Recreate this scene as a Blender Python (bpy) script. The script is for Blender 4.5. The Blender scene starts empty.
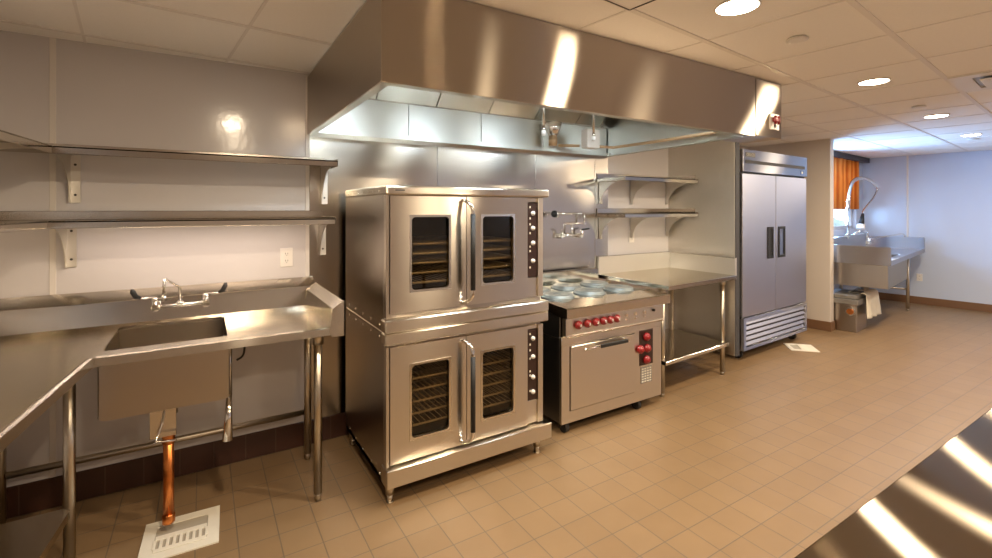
import bpy, bmesh, math, random
from mathutils import Vector, Matrix
random.seed(7)
PI = math.pi
S = bpy.context.scene
COL = S.collection
G = 0.103          # the room's ceiling grid and far walls stand turned against the cooking line

# ------------------------------------------------------------------ materials
MATS = {}
def nodes(m):
    m.use_nodes = True
    return m.node_tree.nodes, m.node_tree.links, m.node_tree.nodes['Principled BSDF']
def simple(name, col, rough=.5, metal=0, spec=.5, noise=0, nscale=20, bump=0, bscale=60, coat=0):
    m = bpy.data.materials.new(name); N, L, P = nodes(m)
    P.inputs['Base Color'].default_value = (*col, 1)
    P.inputs['Roughness'].default_value = rough
    P.inputs['Metallic'].default_value = metal
    P.inputs['Specular IOR Level'].default_value = spec
    P.inputs['Coat Weight'].default_value = coat
    tc = N.new('ShaderNodeTexCoord')
    if noise:
        n = N.new('ShaderNodeTexNoise'); n.inputs['Scale'].default_value = nscale; n.inputs['Detail'].default_value = 4
        L.new(tc.outputs['Object'], n.inputs['Vector'])
        mx = N.new('ShaderNodeMix'); mx.data_type = 'RGBA'
        mx.inputs[6].default_value = (*[c * (1 - noise) for c in col], 1); mx.inputs[7].default_value = (*[min(1, c * (1 + noise)) for c in col], 1)
        L.new(n.outputs['Fac'], mx.inputs[0]); L.new(mx.outputs[2], P.inputs['Base Color'])
    if bump:
        n = N.new('ShaderNodeTexNoise'); n.inputs['Scale'].default_value = bscale; n.inputs['Detail'].default_value = 2
        L.new(tc.outputs['Object'], n.inputs['Vector'])
        b = N.new('ShaderNodeBump'); b.inputs['Strength'].default_value = bump; b.inputs['Distance'].default_value = .004
        L.new(n.outputs['Fac'], b.inputs['Height']); L.new(b.outputs['Normal'], P.inputs['Normal'])
    MATS[name] = m
    return m
def steel(name, tangent, col=(.60, .555, .505), rough=.30, aniso=.7, wave=0, wscale=1.3, grain=.02):
    m = bpy.data.materials.new(name); m.use_nodes = True; N = m.node_tree.nodes; L = m.node_tree.links
    N.clear(); out = N.new('ShaderNodeOutputMaterial'); P = N.new('ShaderNodeBsdfAnisotropic'); P.distribution = 'BECKMANN'
    P.inputs['Color'].default_value = (*col, 1); P.inputs['Anisotropy'].default_value = -aniso
    L.new(P.outputs[0], out.inputs[0])
    c = N.new('ShaderNodeCombineXYZ')
    for i in range(3): c.inputs[i].default_value = tangent[i]
    L.new(c.outputs[0], P.inputs['Tangent'])
    tc = N.new('ShaderNodeTexCoord'); mp = N.new('ShaderNodeMapping')
    ax = max(range(3), key=lambda i: abs(tangent[i]))
    mp.inputs['Scale'].default_value = [260 if i == ax else 6 for i in range(3)]   # brush lines run across the tangent
    n = N.new('ShaderNodeTexNoise'); n.inputs['Scale'].default_value = 1; n.inputs['Detail'].default_value = 3
    L.new(tc.outputs['Object'], mp.inputs[0]); L.new(mp.outputs[0], n.inputs['Vector'])
    mr = N.new('ShaderNodeMapRange'); mr.inputs[3].default_value = rough - grain; mr.inputs[4].default_value = rough + grain
    L.new(n.outputs['Fac'], mr.inputs[0]); L.new(mr.outputs[0], P.inputs['Roughness'])
    if wave:
        w = N.new('ShaderNodeTexNoise'); w.inputs['Scale'].default_value = wscale; w.inputs['Detail'].default_value = 0
        L.new(tc.outputs['Object'], w.inputs['Vector'])
        b = N.new('ShaderNodeBump'); b.inputs['Strength'].default_value = 1; b.inputs['Distance'].default_value = wave
        L.new(w.outputs['Fac'], b.inputs['Height']); L.new(b.outputs['Normal'], P.inputs['Normal'])
    MATS[name] = m
    return m
X_, Y_, Z_ = (1, 0, 0), (0, 1, 0), (0, 0, 1)
steel('steel_front', Z_, col=(.69, .64, .56), rough=.30, aniso=.6, wave=.003)
steel('steel_matte', Z_, col=(.72, .69, .63), rough=.55, aniso=.1)
steel('steel_cook', Z_, col=(.62, .64, .64), rough=.52, aniso=0)
steel('steel_hood', Z_, col=(.58, .515, .43), rough=.40, aniso=.9, wave=.03, wscale=.8, grain=.01)
steel('steel_wall', Z_, col=(.66, .625, .57), rough=.24, aniso=.2, wave=.04, wscale=1.5)
steel('steel_top', Y_, col=(.68, .64, .57), rough=.25, aniso=.6, wave=.004)
steel('steel_topx', X_, col=(.70, .66, .59), rough=.17, aniso=.4, wave=.004)
steel('steel_side', Z_, col=(.52, .48, .43), rough=.30, aniso=.4, wave=.01)
steel('steel_inner', Z_, col=(.66, .67, .64), rough=.36, aniso=.3, wave=.01, wscale=2)
steel('steel_cool', Z_, col=(.64, .645, .68), rough=.40, aniso=.85, wave=.003)
steel('steel_door', Z_, col=(.58, .59, .66), rough=.50, aniso=.2, wave=0)
steel('tube', Z_, col=(.60, .545, .45), rough=.36, aniso=0)
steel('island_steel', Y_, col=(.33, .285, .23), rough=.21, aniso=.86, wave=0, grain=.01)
simple('chrome', (.82, .80, .77), .08, 1)
simple('chrome_soft', (.70, .67, .62), .2, 1)
simple('dark_steel', (.16, .155, .15), .32, 1)
simple('black', (.010, .010, .010), .55)
simple('rubber', (.015, .014, .014), .6)
simple('oven_dark', (.06, .045, .032), .45, 0)
simple('rack_wire', (.85, .78, .64), .3, .2)
simple('panel_brown', (.028, .012, .009), .35, 0, noise=.4, nscale=60)
simple('red', (.27, .008, .012), .3, 0, coat=.3)
simple('white_knob', (.72, .68, .62), .35)
simple('white_plastic', (.75, .72, .68), .4)
simple('slot', (.05, .045, .04), .6)
simple('copper', (.72, .25, .07), .3, 1, noise=.35, nscale=25)
simple('enamel', (.80, .76, .66), .3, noise=.05)
simple('drain_inside', (.42, .38, .31), .5)
simple('plate_iron', (.27, .31, .32), .35, .6, noise=.12, nscale=30)
simple('towel', (.80, .75, .62), .95, noise=.05, bump=.6, bscale=40)
simple('frp', (.60, .575, .58), .14, 0, .5, bump=.12, bscale=26)
simple('frp_daylight_tint', (.53, .60, .74), .18, 0, .5, bump=.12, bscale=26)  # same wall panel, with bluish daylight put into its colour
simple('paint', (.60, .54, .48), .6, bump=.2, bscale=90)
simple('trim_white', (.68, .64, .60), .35)
simple('tee', (.78, .74, .70), .5)
simple('ceiling_tile', (.90, .87, .83), .85, bump=.5, bscale=300, noise=.03, nscale=90)
simple('base_brown', (.17, .085, .04), .5, noise=.2, nscale=9)
simple('window_frame', (.55, .60, .68), .5)
simple('dark_rail_gap', (.05, .05, .055), .6)
simple('hose', (.28, .27, .26), .4, .5)
simple('outdoor_green', (.42, .48, .40), .9, noise=.5, nscale=5)
simple('grey_lid', (.36, .35, .33), .4, .8)
simple('blue_label', (.05, .14, .42), .4)
simple('logo_plate', (.08, .075, .06), .4)
simple('label_cream', (.7, .66, .55), .5)
simple('pipe_tan', (.55, .38, .22), .4, .6)

def emit(name, col, st):
    m = bpy.data.materials.new(name); m.use_nodes = True; N = m.node_tree.nodes; L = m.node_tree.links
    N.clear(); e = N.new('ShaderNodeEmission'); o = N.new('ShaderNodeOutputMaterial')
    e.inputs[0].default_value = (*col, 1); e.inputs[1].default_value = st; L.new(e.outputs[0], o.inputs[0]); MATS[name] = m
emit('lens', (1, .84, .62), 24)
emit('bar_lens', (1, .85, .7), 4)
emit('hood_lens', (.82, .93, 1), 5)

def glass(name, tint, rough=.02, mixf=.12):
    m = bpy.data.materials.new(name); m.use_nodes = True; N = m.node_tree.nodes; L = m.node_tree.links
    N.clear(); o = N.new('ShaderNodeOutputMaterial'); t = N.new('ShaderNodeBsdfTransparent'); g = N.new('ShaderNodeBsdfGlossy')
    t.inputs[0].default_value = (*tint, 1); g.inputs['Roughness'].default_value = rough
    lw = N.new('ShaderNodeLayerWeight'); pw = N.new('ShaderNodeMath'); pw.operation = 'POWER'; pw.inputs[1].default_value = 4; L.new(lw.outputs['Facing'], pw.inputs[0])
    a = N.new('ShaderNodeMath'); a.operation = 'ADD'; a.inputs[1].default_value = mixf + .04
    mx = N.new('ShaderNodeMixShader'); L.new(pw.outputs[0], a.inputs[0]); L.new(a.outputs[0], mx.inputs[0])
    L.new(t.outputs[0], mx.inputs[1]); L.new(g.outputs[0], mx.inputs[2]); L.new(mx.outputs[0], o.inputs[0]); MATS[name] = m
glass('oven_glass', (.62, .56, .46), mixf=.0); glass('window_glass', (.9, .95, 1), mixf=0)

def curtain_mat():
    m = simple('curtain', (.75, .30, .06), .8)
    N, L, P = nodes(m)
    P.inputs['Transmission Weight'].default_value = 0
    tc = N.new('ShaderNodeTexCoord'); w = N.new('ShaderNodeTexWave'); w.wave_type = 'BANDS'; w.bands_direction = 'X'
    w.inputs['Scale'].default_value = 3.2; w.inputs['Distortion'].default_value = 1.5
    r = N.new('ShaderNodeMix'); r.data_type = 'RGBA'; r.inputs[6].default_value = (.62, .20, .04, 1); r.inputs[7].default_value = (.86, .42, .12, 1)
    L.new(tc.outputs['Object'], w.inputs[0]); L.new(w.outputs['Fac'], r.inputs[0]); L.new(r.outputs[2], P.inputs['Base Color'])
    tr = N.new('ShaderNodeBsdfTranslucent'); L.new(r.outputs[2], tr.inputs[0])
    mx = N.new('ShaderNodeMixShader'); mx.inputs[0].default_value = .65
    o = [n for n in N if n.type == 'OUTPUT_MATERIAL'][0]
    L.new(P.outputs[0], mx.inputs[1]); L.new(tr.outputs[0], mx.inputs[2]); L.new(mx.outputs[0], o.inputs[0])
curtain_mat()

def tile_mat(name, size, offx, offy, c1, c2, grout, rough, vertical=False, gw=.0028, hgt=None):
    m = bpy.data.materials.new(name); N, L, P = nodes(m)
    tc = N.new('ShaderNodeTexCoord'); mp = N.new('ShaderNodeMapping')
    mp.inputs['Location'].default_value = (-offx, -offy, 0)
    L.new(tc.outputs['Object'], mp.inputs[0])
    src = mp.outputs[0]
    if vertical:
        sx = N.new('ShaderNodeSeparateXYZ'); cb = N.new('ShaderNodeCombineXYZ'); L.new(src, sx.inputs[0])
        ad = N.new('ShaderNodeMath'); L.new(sx.outputs[0], ad.inputs[0]); L.new(sx.outputs[1], ad.inputs[1])
        L.new(ad.outputs[0], cb.inputs[0]); L.new(sx.outputs[2], cb.inputs[1]); src = cb.outputs[0]
    b = N.new('ShaderNodeTexBrick'); b.offset = 0; b.squash = 1
    b.inputs['Scale'].default_value = 1; b.inputs['Mortar Size'].default_value = gw; b.inputs['Mortar Smooth'].default_value = .3
    b.inputs['Brick Width'].default_value = size; b.inputs['Row Height'].default_value = hgt or size
    b.inputs['Color1'].default_value = (*c1, 1); b.inputs['Color2'].default_value = (*c2, 1); b.inputs['Mortar'].default_value = (*grout, 1)
    L.new(src, b.inputs['Vector'])
    n = N.new('ShaderNodeTexNoise'); n.inputs['Scale'].default_value = 5; n.inputs['Detail'].default_value = 5; L.new(tc.outputs['Object'], n.inputs['Vector'])
    mr = N.new('ShaderNodeMapRange'); mr.inputs[3].default_value = .88; mr.inputs[4].default_value = 1.1; L.new(n.outputs['Fac'], mr.inputs[0])
    mx = N.new('ShaderNodeMix'); mx.data_type = 'RGBA'; mx.blend_type = 'MULTIPLY'; mx.inputs[0].default_value = 1
    L.new(b.outputs['Color'], mx.inputs[6]); L.new(mr.outputs[0], mx.inputs[7]); L.new(mx.outputs[2], P.inputs['Base Color'])
    P.inputs['Roughness'].default_value = rough
    bp = N.new('ShaderNodeBump'); bp.inputs['Strength'].default_value = .25; bp.inputs['Distance'].default_value = .002; bp.invert = True
    L.new(b.outputs['Fac'], bp.inputs['Height']); L.new(bp.outputs['Normal'], P.inputs['Normal'])
    MATS[name] = m
tile_mat('floor_tile', .163, 1.11, 1.74, (.245, .158, .082), (.225, .143, .073), (.135, .098, .066), .40)
tile_mat('base_tile', .163, 0, 0, (.060, .022, .013), (.045, .018, .011), (.085, .05, .035), .35, vertical=True, hgt=.6)

# ------------------------------------------------------------------ mesh helper
class MB:
    def __init__(s): s.b = bmesh.new(); s.m = []; s.k = {}
    def mi(s, mat):
        if mat not in s.k: s.k[mat] = len(s.m); s.m.append(mat)
        return s.k[mat]
    def _add(s, t, mat, smooth=False):
        i = s.mi(mat) if mat else 0
        for f in t.faces: f.material_index = i; f.smooth = smooth
        me = bpy.data.meshes.new('t'); t.to_mesh(me); t.free()
        s.b.from_mesh(me); bpy.data.meshes.remove(me)
    def box(s, x0, x1, y0, y1, z0, z1, bev=.002, mat=None, M=None, seg=1):
        t = bmesh.new(); bmesh.ops.create_cube(t, size=1)
        for v in t.verts: v.co = Vector((x0 + (x1 - x0) * (v.co.x + .5), y0 + (y1 - y0) * (v.co.y + .5), z0 + (z1 - z0) * (v.co.z + .5)))
        bev = min(bev, .3 * min(abs(x1 - x0), abs(y1 - y0), abs(z1 - z0)))
        if bev > 1e-5: bmesh.ops.bevel(t, geom=t.edges[:], offset=bev, segments=seg, affect='EDGES', profile=.5)
        if M: bmesh.ops.transform(t, matrix=M, verts=t.verts)
        s._add(t, mat); return s
    def prism(s, pts, axis, a0, a1, mat=None, bev=0, smooth=False):
        # pts: 2D loop; axis 'x': pts=(y,z); 'y': (x,z); 'z': (x,y)
        t = bmesh.new()
        def P(p, a): return {'x': (a, p[0], p[1]), 'y': (p[0], a, p[1]), 'z': (p[0], p[1], a)}[axis]
        A = [t.verts.new(P(p, a0)) for p in pts]; B = [t.verts.new(P(p, a1)) for p in pts]
        t.faces.new(A); t.faces.new(B[::-1]); n = len(pts)
        for i in range(n): t.faces.new((A[i], B[i], B[(i + 1) % n], A[(i + 1) % n]))
        bmesh.ops.recalc_face_normals(t, faces=t.faces)
        if bev: bmesh.ops.bevel(t, geom=t.edges[:], offset=bev, segments=1, affect='EDGES')
        s._add(t, mat, smooth); return s
    def cyl(s, p0, p1, r0, r1=None, n=20, mat=None, cap=True):
        r1 = r0 if r1 is None else r1; p0 = Vector(p0); p1 = Vector(p1); d = p1 - p0
        t = bmesh.new(); bmesh.ops.create_cone(t, cap_ends=cap, segments=n, radius1=r0, radius2=r1, depth=d.length)
        M = Matrix.Translation((p0 + p1) / 2) @ d.to_track_quat('Z', 'Y').to_matrix().to_4x4()
        bmesh.ops.transform(t, matrix=M, verts=t.verts)
        i = s.mi(mat) if mat else 0
        for f in t.faces: f.material_index = i; f.smooth = len(f.verts) == 4
        me = bpy.data.meshes.new('t'); t.to_mesh(me); t.free(); s.b.from_mesh(me); bpy.data.meshes.remove(me); return s
    def lathe(s, prof, c, axis=(0, 0, 1), n=28, mat=None):
        # prof: (r, h) along axis from c
        t = bmesh.new(); rings = []
        for r, h in prof:
            rings.append([t.verts.new((r * math.cos(2 * PI * k / n), r * math.sin(2 * PI * k / n), h)) for k in range(n)])
        for a, b in zip(rings, rings[1:]):
            for k in range(n): t.faces.new((a[k], a[(k + 1) % n], b[(k + 1) % n], b[k]))
        t.faces.new(rings[0][::-1]); t.faces.new(rings[-1])
        M = Matrix.Translation(c) @ Vector(axis).to_track_quat('Z', 'Y').to_matrix().to_4x4()
        bmesh.ops.transform(t, matrix=M, verts=t.verts); bmesh.ops.recalc_face_normals(t, faces=t.faces)
        s._add(t, mat, True)
        return s
    def tube(s, pts, r, n=12, mat=None, smooth_path=0, rr=None):
        P = [Vector(p) for p in pts]
        for _ in range(smooth_path):
            Q = [P[0]]
            for a, b in zip(P, P[1:]): Q += [a * .75 + b * .25, a * .25 + b * .75]
            P = Q + [P[-1]]
        t = bmesh.new(); rings = []; up = None
        for i, p in enumerate(P):
            d = (P[min(i + 1, len(P) - 1)] - P[max(i - 1, 0)]).normalized()
            if up is None: up = Vector((0, 0, 1)) if abs(d.z) < .9 else Vector((1, 0, 0))
            u = (up - d * up.dot(d)).normalized(); v = d.cross(u); up = u
            rad = r if rr is None else rr(i / (len(P) - 1))
            rings.append([t.verts.new(p + (u * math.cos(2 * PI * k / n) + v * math.sin(2 * PI * k / n)) * rad) for k in range(n)])
        for a, b in zip(rings, rings[1:]):
            for k in range(n): t.faces.new((a[k], a[(k + 1) % n], b[(k + 1) % n], b[k]))
        t.faces.new(rings[0][::-1]); t.faces.new(rings[-1])
        bmesh.ops.recalc_face_normals(t, faces=t.faces)
        s._add(t, mat, True); return s
    def frame(s, x0, x1, z0, z1, hx0, hx1, hz0, hz1, r, y0, y1, axis='y', mat=None, n=5):
        # plate with a round-cornered opening; axis 'y': x/z plate from y0 to y1, axis 'z': x/y plate
        cs = [((hx1 - r, hz1 - r), 0, (x1, z1)), ((hx0 + r, hz1 - r), PI / 2, (x0, z1)), ((hx0 + r, hz0 + r), PI, (x0, z0)), ((hx1 - r, hz0 + r), 1.5 * PI, (x1, z0))]
        inner = []; outer = []
        for (c, a, o) in cs:
            for k in range(n + 1):
                t_ = a + PI / 2 * k / n; inner.append((c[0] + r * math.cos(t_), c[1] + r * math.sin(t_))); outer.append(o)
        t = bmesh.new()
        def P(p, a): return (p[0], a, p[1]) if axis == 'y' else (p[0], p[1], a)
        m = len(inner)
        layers = []
        for a in (y0, y1):
            iv = [t.verts.new(P(p, a)) for p in inner]; oc = {}
            ov = []
            for p in outer:
                if p not in oc: oc[p] = t.verts.new(P(p, a))
                ov.append(oc[p])
            layers.append((iv, ov, oc))
        for iv, ov, oc in layers:
            for k in range(m):
                j = (k + 1) % m
                vs = [iv[k], iv[j], ov[j]] + ([ov[k]] if ov[k] is not ov[j] else [])
                t.faces.new(vs)
        for k in range(m):
            j = (k + 1) % m
            t.faces.new((layers[0][0][k], layers[0][0][j], layers[1][0][j], layers[1][0][k]))
            if layers[0][1][k] is not layers[0][1][j]:
                t.faces.new((layers[0][1][k], layers[0][1][j], layers[1][1][j], layers[1][1][k]))
        bmesh.ops.recalc_face_normals(t, faces=t.faces)
        s._add(t, mat); return s
    def build(s, name, mat, parent=None):
        if not s.m: s.m = [mat]
        elif None in s.m or mat not in s.m: pass
        me = bpy.data.meshes.new(name); s.b.to_mesh(me); s.b.free()
        mats = s.m if s.m else [mat]
        for k in mats: me.materials.append(MATS[k])
        o = bpy.data.objects.new(name, me); COL.objects.link(o)
        if parent: o.parent = parent
        return o
def B(mat): 
    m = MB(); m.mi(mat); return m
def one(name, mat, parent, *a, **k):
    m = B(mat); m.box(*a, **k); return m.build(name, mat, parent)
def thing(name, label, cat, loc=(0, 0, 0), rz=0, group=None):
    o = bpy.data.objects.new(name, None); COL.objects.link(o); o.location = loc; o.rotation_euler = (0, 0, rz)
    o.empty_display_size = .1
    return tag(o, label, cat, group)
def tag(o, label, cat, group=None):
    o['label'] = label; o['category'] = cat
    if group: o['group'] = group
    return o
def struct(o, rz=0):
    o['kind'] = 'structure'
    if rz: o.rotation_euler = (0, 0, rz)
    return o
def dup(root, loc, rz=0, label=None):
    r = root.copy(); COL.objects.link(r); r.location = loc; r.rotation_euler = (0, 0, rz)
    if label: r['label'] = label
    for ch in list(root.children):
        c = ch.copy(); COL.objects.link(c); c.parent = r
        for g in ch.children:
            d = g.copy(); COL.objects.link(d); d.parent = c
    return r
def g2k(x, y): return (x * math.cos(G) - y * math.sin(G), x * math.sin(G) + y * math.cos(G))

W = 3.22; CZ = 2.364
# ------------------------------------------------------------------ setting
m = B('floor_tile'); m.box(-2.2, 11, -4.2, 6, -.1, 0, bev=0); struct(m.build('floor', 'floor_tile'))
m = B('ceiling_tile'); m.prism([(-2.5, -4), (10.2, -4), (10.2, 2.68), (6.9, 2.68), (6.9, 3.9), (-2.5, 3.9)], 'z', CZ, CZ + .1); ceil = struct(m.build('ceiling', 'ceiling_tile'), G)
m = B('tee')
k = -4
while k < 18:
    x = .443 + .627 * k; k += 1
    if -2.3 < x < 9.9: m.box(x - .0065, x + .0065, -3.6, 3.5 if x < 6.8 else 2.6, CZ - .003, CZ + .01, bev=0)
k = -7
while k < 6:
    y = .65 + .615 * k; k += 1
    if -3.6 < y < 3.5: m.box(-2.3, 9.9 if y < 2.6 else 6.8, y - .013, y + .013, CZ - .005, CZ + .01, bev=0)
o = m.build('ceiling_grid', 'tee', ceil); o['kind'] = 'structure'

# back wall left of the hood : glossy panels ; steel lined behind the cooking line
m = B('frp'); m.box(-1.2, .555, W, W + .1, 0, CZ, bev=0); struct(m.build('wall_back', 'frp'))
m = B('frp'); m.box(.555, 4.2, W + .004, W + .1, 0, CZ, bev=0); m.box(3.205, 4.2, W + .002, W + .006, 0, CZ, bev=0); struct(m.build('wall_rear', 'frp'))
sp = B('steel_wall')
for a, b in ((.575, 1.463), (1.467, 2.361), (2.365, 3.038), (3.042, 3.205)): sp.box(a, b, W - .004, W + .004, .15, CZ, bev=.001)
struct(sp.build('wall_cladding', 'steel_wall'))
m = B('trim_white'); m.box(.552, .574, W - .006, W + .002, .15, CZ, bev=.001); struct(m.build('trim_1', 'trim_white'))
m = B('trim_white'); m.box(-.655, -.63, W - .004, W + .002, .15, CZ, bev=.001); struct(m.build('trim_2', 'trim_white'))
m = B('base_tile'); m.box(-1.1, .60, W - .012, W + .002, 0, .15, bev=.003); m.box(.6, 4.05, W - .012, W + .002, 0, .15, bev=.003); struct(m.build('baseboard_back', 'base_tile'))
# left wall (slightly out of square)
m = B('frp'); m.box(-.1, 0, -7.3, .1, 0, CZ, bev=0); o = struct(m.build('wall_left', 'frp')); o.location = (-.985, W, 0); o.rotation_euler = (0, 0, -.09)
m = B('base_tile'); m.box(0, .012, -7.3, -.02, 0, .15, bev=.003); o = struct(m.build('baseboard_left', 'base_tile')); o.location = (-.985, W, 0); o.rotation_euler = (0, 0, -.09)
# steel faced partition between work table and refrigerator
m = B('steel_matte'); m.box(4.07, 4.13, 2.50, 3.7, .17, CZ, bev=.002); struct(m.build('wall_partition', 'steel_matte'))
m = B('dark_rail_gap'); m.box(4.071, 4.131, 2.492, 2.4995, .17, CZ, bev=0); struct(m.build('gap_shade', 'dark_rail_gap'))  # dark strip painted as the shaded gap at the partition edge, no real trim
m = B('paint'); m.box(4.13, 6.7, 3.72, 3.8, 0, CZ, bev=0); struct(m.build('wall_alcove', 'paint'))
# wing wall beside the refrigerator (turned frame)
m = B('paint'); m.box(6.765, 6.885, 2.085, 3.3, 0, CZ, bev=.003); struct(m.build('wall_wing', 'paint'), G)
m = B('base_brown'); m.box(6.753, 6.897, 2.073, 3.2, 0, .115, bev=.003); struct(m.build('baseboard_wing', 'base_brown'), G)
# far wall
m = B('frp_daylight_tint'); m.box(9.85, 9.95, -3.7, 2.68, 0, CZ, bev=0); struct(m.build('wall_right', 'frp_daylight_tint'), G)
m = B('trim_white'); m.box(9.842, 9.852, 1.955, 1.98, .1, CZ, bev=.001); struct(m.build('trim_3', 'trim_white'), G)
m = B('base_brown'); m.box(9.835, 9.852, -3.7, 2.55, 0, .115, bev=.003); struct(m.build('baseboard_right', 'base_brown'), G)
# window wall behind the scullery sink
WY = 2.56
m = B('frp_daylight_tint')
m.box(6.885, 7.3, WY, WY + .12, 0, CZ, bev=0); m.box(9.52, 9.85, WY, WY + .12, 0, CZ, bev=0); m.box(7.3, 9.52, WY, WY + .12, 0, 1.18, bev=0)
m.box(7.3, 9.52, WY, WY + .12, 2.33, CZ, bev=0); struct(m.build('wall_scullery', 'frp_daylight_tint'), G)
m = B('window_frame')
for a, b in ((7.3, 7.35), (8.1, 8.14), (9.48, 9.52)): m.box(a, b, WY + .06, WY + .10, 1.18, 2.33)
for a, b in ((1.18, 1.23), (1.50, 1.54), (2.29, 2.33)): m.box(7.3, 9.52, WY + .06, WY + .10, a, b)
win = struct(m.build('window_1', 'window_frame'), G)
m = B('window_glass'); m.box(7.34, 9.48, WY + .078, WY + .082, 1.22, 2.3, bev=0); o = m.build('window_pane', 'window_glass', win); o['kind'] = 'structure'
# front wall behind the viewer
fy = -3.2
m = B('frp')
m.box(-1.9, 9.95, fy - .1, fy, 0, CZ, bev=0)
struct(m.build('wall_front', 'frp'), G)
# ------------------------------------------------------------------ scullery curtain and blind
c0 = g2k(8.0, WY - .03)
m = B('curtain'); pts = []
n = 70
for i in range(n + 1):
    x = 8.12 + 1.38 * i / n; pts.append((x, WY - .045 + .018 * math.sin(x * 34) + .008 * math.sin(x * 15 + 1)))
t = bmesh.new(); rows = [[t.verts.new((x, y, z)) for x, y in pts] for z in (1.50, 2.28)]
for i in range(n): t.faces.new((rows[0][i], rows[0][i + 1], rows[1][i + 1], rows[1][i]))
m._add(t, 'curtain', True)
cur = m.build('curtain', 'curtain'); cur.rotation_euler = (0, 0, G)
sm = cur.modifiers.new('thick', 'SOLIDIFY'); sm.thickness = .004
tag(cur, 'orange pleated curtain over the window behind the scullery sink', 'curtain')
cr = one('curtain_rail', 'dark_rail_gap', None, 7.32, 9.84, WY - .10, WY - .003, 2.282, 2.36); cr.rotation_euler = (0, 0, G)
tag(cr, 'dark header rail above the orange curtain', 'curtain rail')
# hedge outside
hd = B('outdoor_green'); rnd = random.Random(3)
for i in range(44):
    t = bmesh.new(); bmesh.ops.create_icosphere(t, subdivisions=2, radius=.35)
    for v in t.verts: v.co *= 1 + .25 * rnd.uniform(-1, 1)
    bmesh.ops.translate(t, vec=(5 + i * .25, 5 + rnd.uniform(-.2, .2), .4 + rnd.uniform(0, .9)), verts=t.verts); hd._add(t, 'outdoor_green', True)
h = hd.build('hedge', 'outdoor_green'); h.rotation_euler = (0, 0, G); tag(h, 'grey green hedge outside the scullery window below the curtain', 'hedge')

# ------------------------------------------------------------------ ceiling fittings
def downlight(x, y, label, k=1):
    kx, ky = g2k(x, y)
    r = thing('recessed_light', label, 'ceiling light', (kx, ky, CZ), 0, 'round recessed ceiling lights')
    m = B('trim_white'); m.lathe([(.088, -.0005), (.090, -.004), (.087, -.008), (.083, -.008), (.082, -.002)], (0, 0, 0)); m.build('trim_ring', 'trim_white', r)
    m = B('lens'); m.lathe([(.082, -.002), (.082, -.007), (.07, -.011), (.04, -.012)], (0, 0, 0)); m.build('lens', 'lens', r)
    L = bpy.data.lights.new('downlight', 'AREA'); L.shape = 'DISK'; L.size = .115; L.energy = PW * k; L.color = (1, .80, .56); L.spread = 3.1415
    l = bpy.data.objects.new('downlight_lamp', L); COL.objects.link(l); l.location = (kx, ky, CZ - .015)
PW = 28
row1 = ['recessed ceiling light nearest the camera, above the aisle by the hood front', 'second glowing recessed light from the camera, right of the hood end',
        'third glowing recessed light from the camera along the ceiling', 'fourth and farthest glowing recessed light near the scullery']
for x, lb in zip((2.03, 3.95, 5.86, 7.67), row1): downlight(x, .965, lb)
downlight(.34, .99, 'recessed light over the corner sink area, outside the picture, mirrored in the wall panel')
for i, x in enumerate((.3, 2.2, 4.1, 6.0, 7.8)):
    downlight(x, -.62, 'recessed light of the row behind the camera', .75)
m = None
def sprk(x, y, label):
    kx, ky = g2k(x, y); m = B('white_plastic'); m.lathe([(.042, 0), (.042, -.006), (.05, -.007), (.05, -.012), (.03, -.014)], (kx, ky, CZ)); tag(m.build('sprinkler_cover', 'white_plastic'), label, 'sprinkler cover')
sprk(2.65, .96, 'round concealed sprinkler cover between the first two ceiling lights')
sprk(5.2, .965, 'round sprinkler cover just before the third ceiling light')
sprk(8.15, 1.0, 'small round sprinkler cover near the farthest ceiling light')
v = thing('air_diffuser', 'square white ceiling air diffuser at the right edge of the picture', 'air vent', (*g2k(4.51, .34), CZ), G)
m = B('white_plastic'); m.frame(-.30, .30, -.30, .30, -.20, .20, -.20, .20, .01, -.012, 0, axis='z'); m.build('frame', 'white_plastic', v)
m = B('white_plastic'); m.box(-.185, .165, -.185, .165, -.03, -.022, bev=.003); m.build('centre_plate', 'white_plastic', v)
m = B('grey_lid'); m.box(-.2, .2, -.2, .2, -.004, -.001, bev=0); m.build('opening', 'grey_lid', v)
hk = B('slot')
for a in ((1.07, 1.695, 1.262, 1.268), (1.692, 1.698, .652, 1.265), (1.07, 1.695, .652, .658), (1.07, 1.076, .652, 1.265)): hk.box(a[0], a[1], a[2], a[3], CZ - .007, CZ - .004, bev=0)
hk.box(1.076, 1.692, .658, 1.262, CZ - .004, CZ - .001, bev=0, mat='ceiling_tile')
o = hk.build('access_panel', 'slot'); o.rotation_euler = (0, 0, G); tag(o, 'ceiling access panel with a dark outline above the hood front', 'access panel')

# ------------------------------------------------------------------ exhaust hood
hd = thing('exhaust_hood', 'long stainless steel exhaust hood hanging over the ovens and range', 'range hood')
H0, H1, HB, HF = .562, 3.045, 1.977, 1.73
HR = 3.14
m = B('steel_hood'); m.box(H0, H1, HF, HF + .006, HB, CZ - .004, bev=.001); m.build('front_panel', 'steel_hood', hd)
m = B('steel_side'); m.box(H0, H0 + .006, HF + .006, W - .008, HB, CZ - .02, bev=.001); m.build('side_panel', 'steel_side', hd)
m = B('steel_inner'); m.prism([(H1 - .006, HF + .006), (H1, HF + .006), (H1, 2.0), (HR, W - .008), (HR - .006, W - .008), (H1 - .006, 2.0)], 'z', HB, CZ - .004); m.build('side_panel', 'steel_inner', hd)
m = B('steel_inner')  # bottom gutter flange all round
m.box(H0 + .006, H1 - .006, HF + .006, HF + .05, HB, HB + .012); m.box(H0 + .006, H0 + .045, HF + .05, W - .1, HB, HB + .012)
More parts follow.
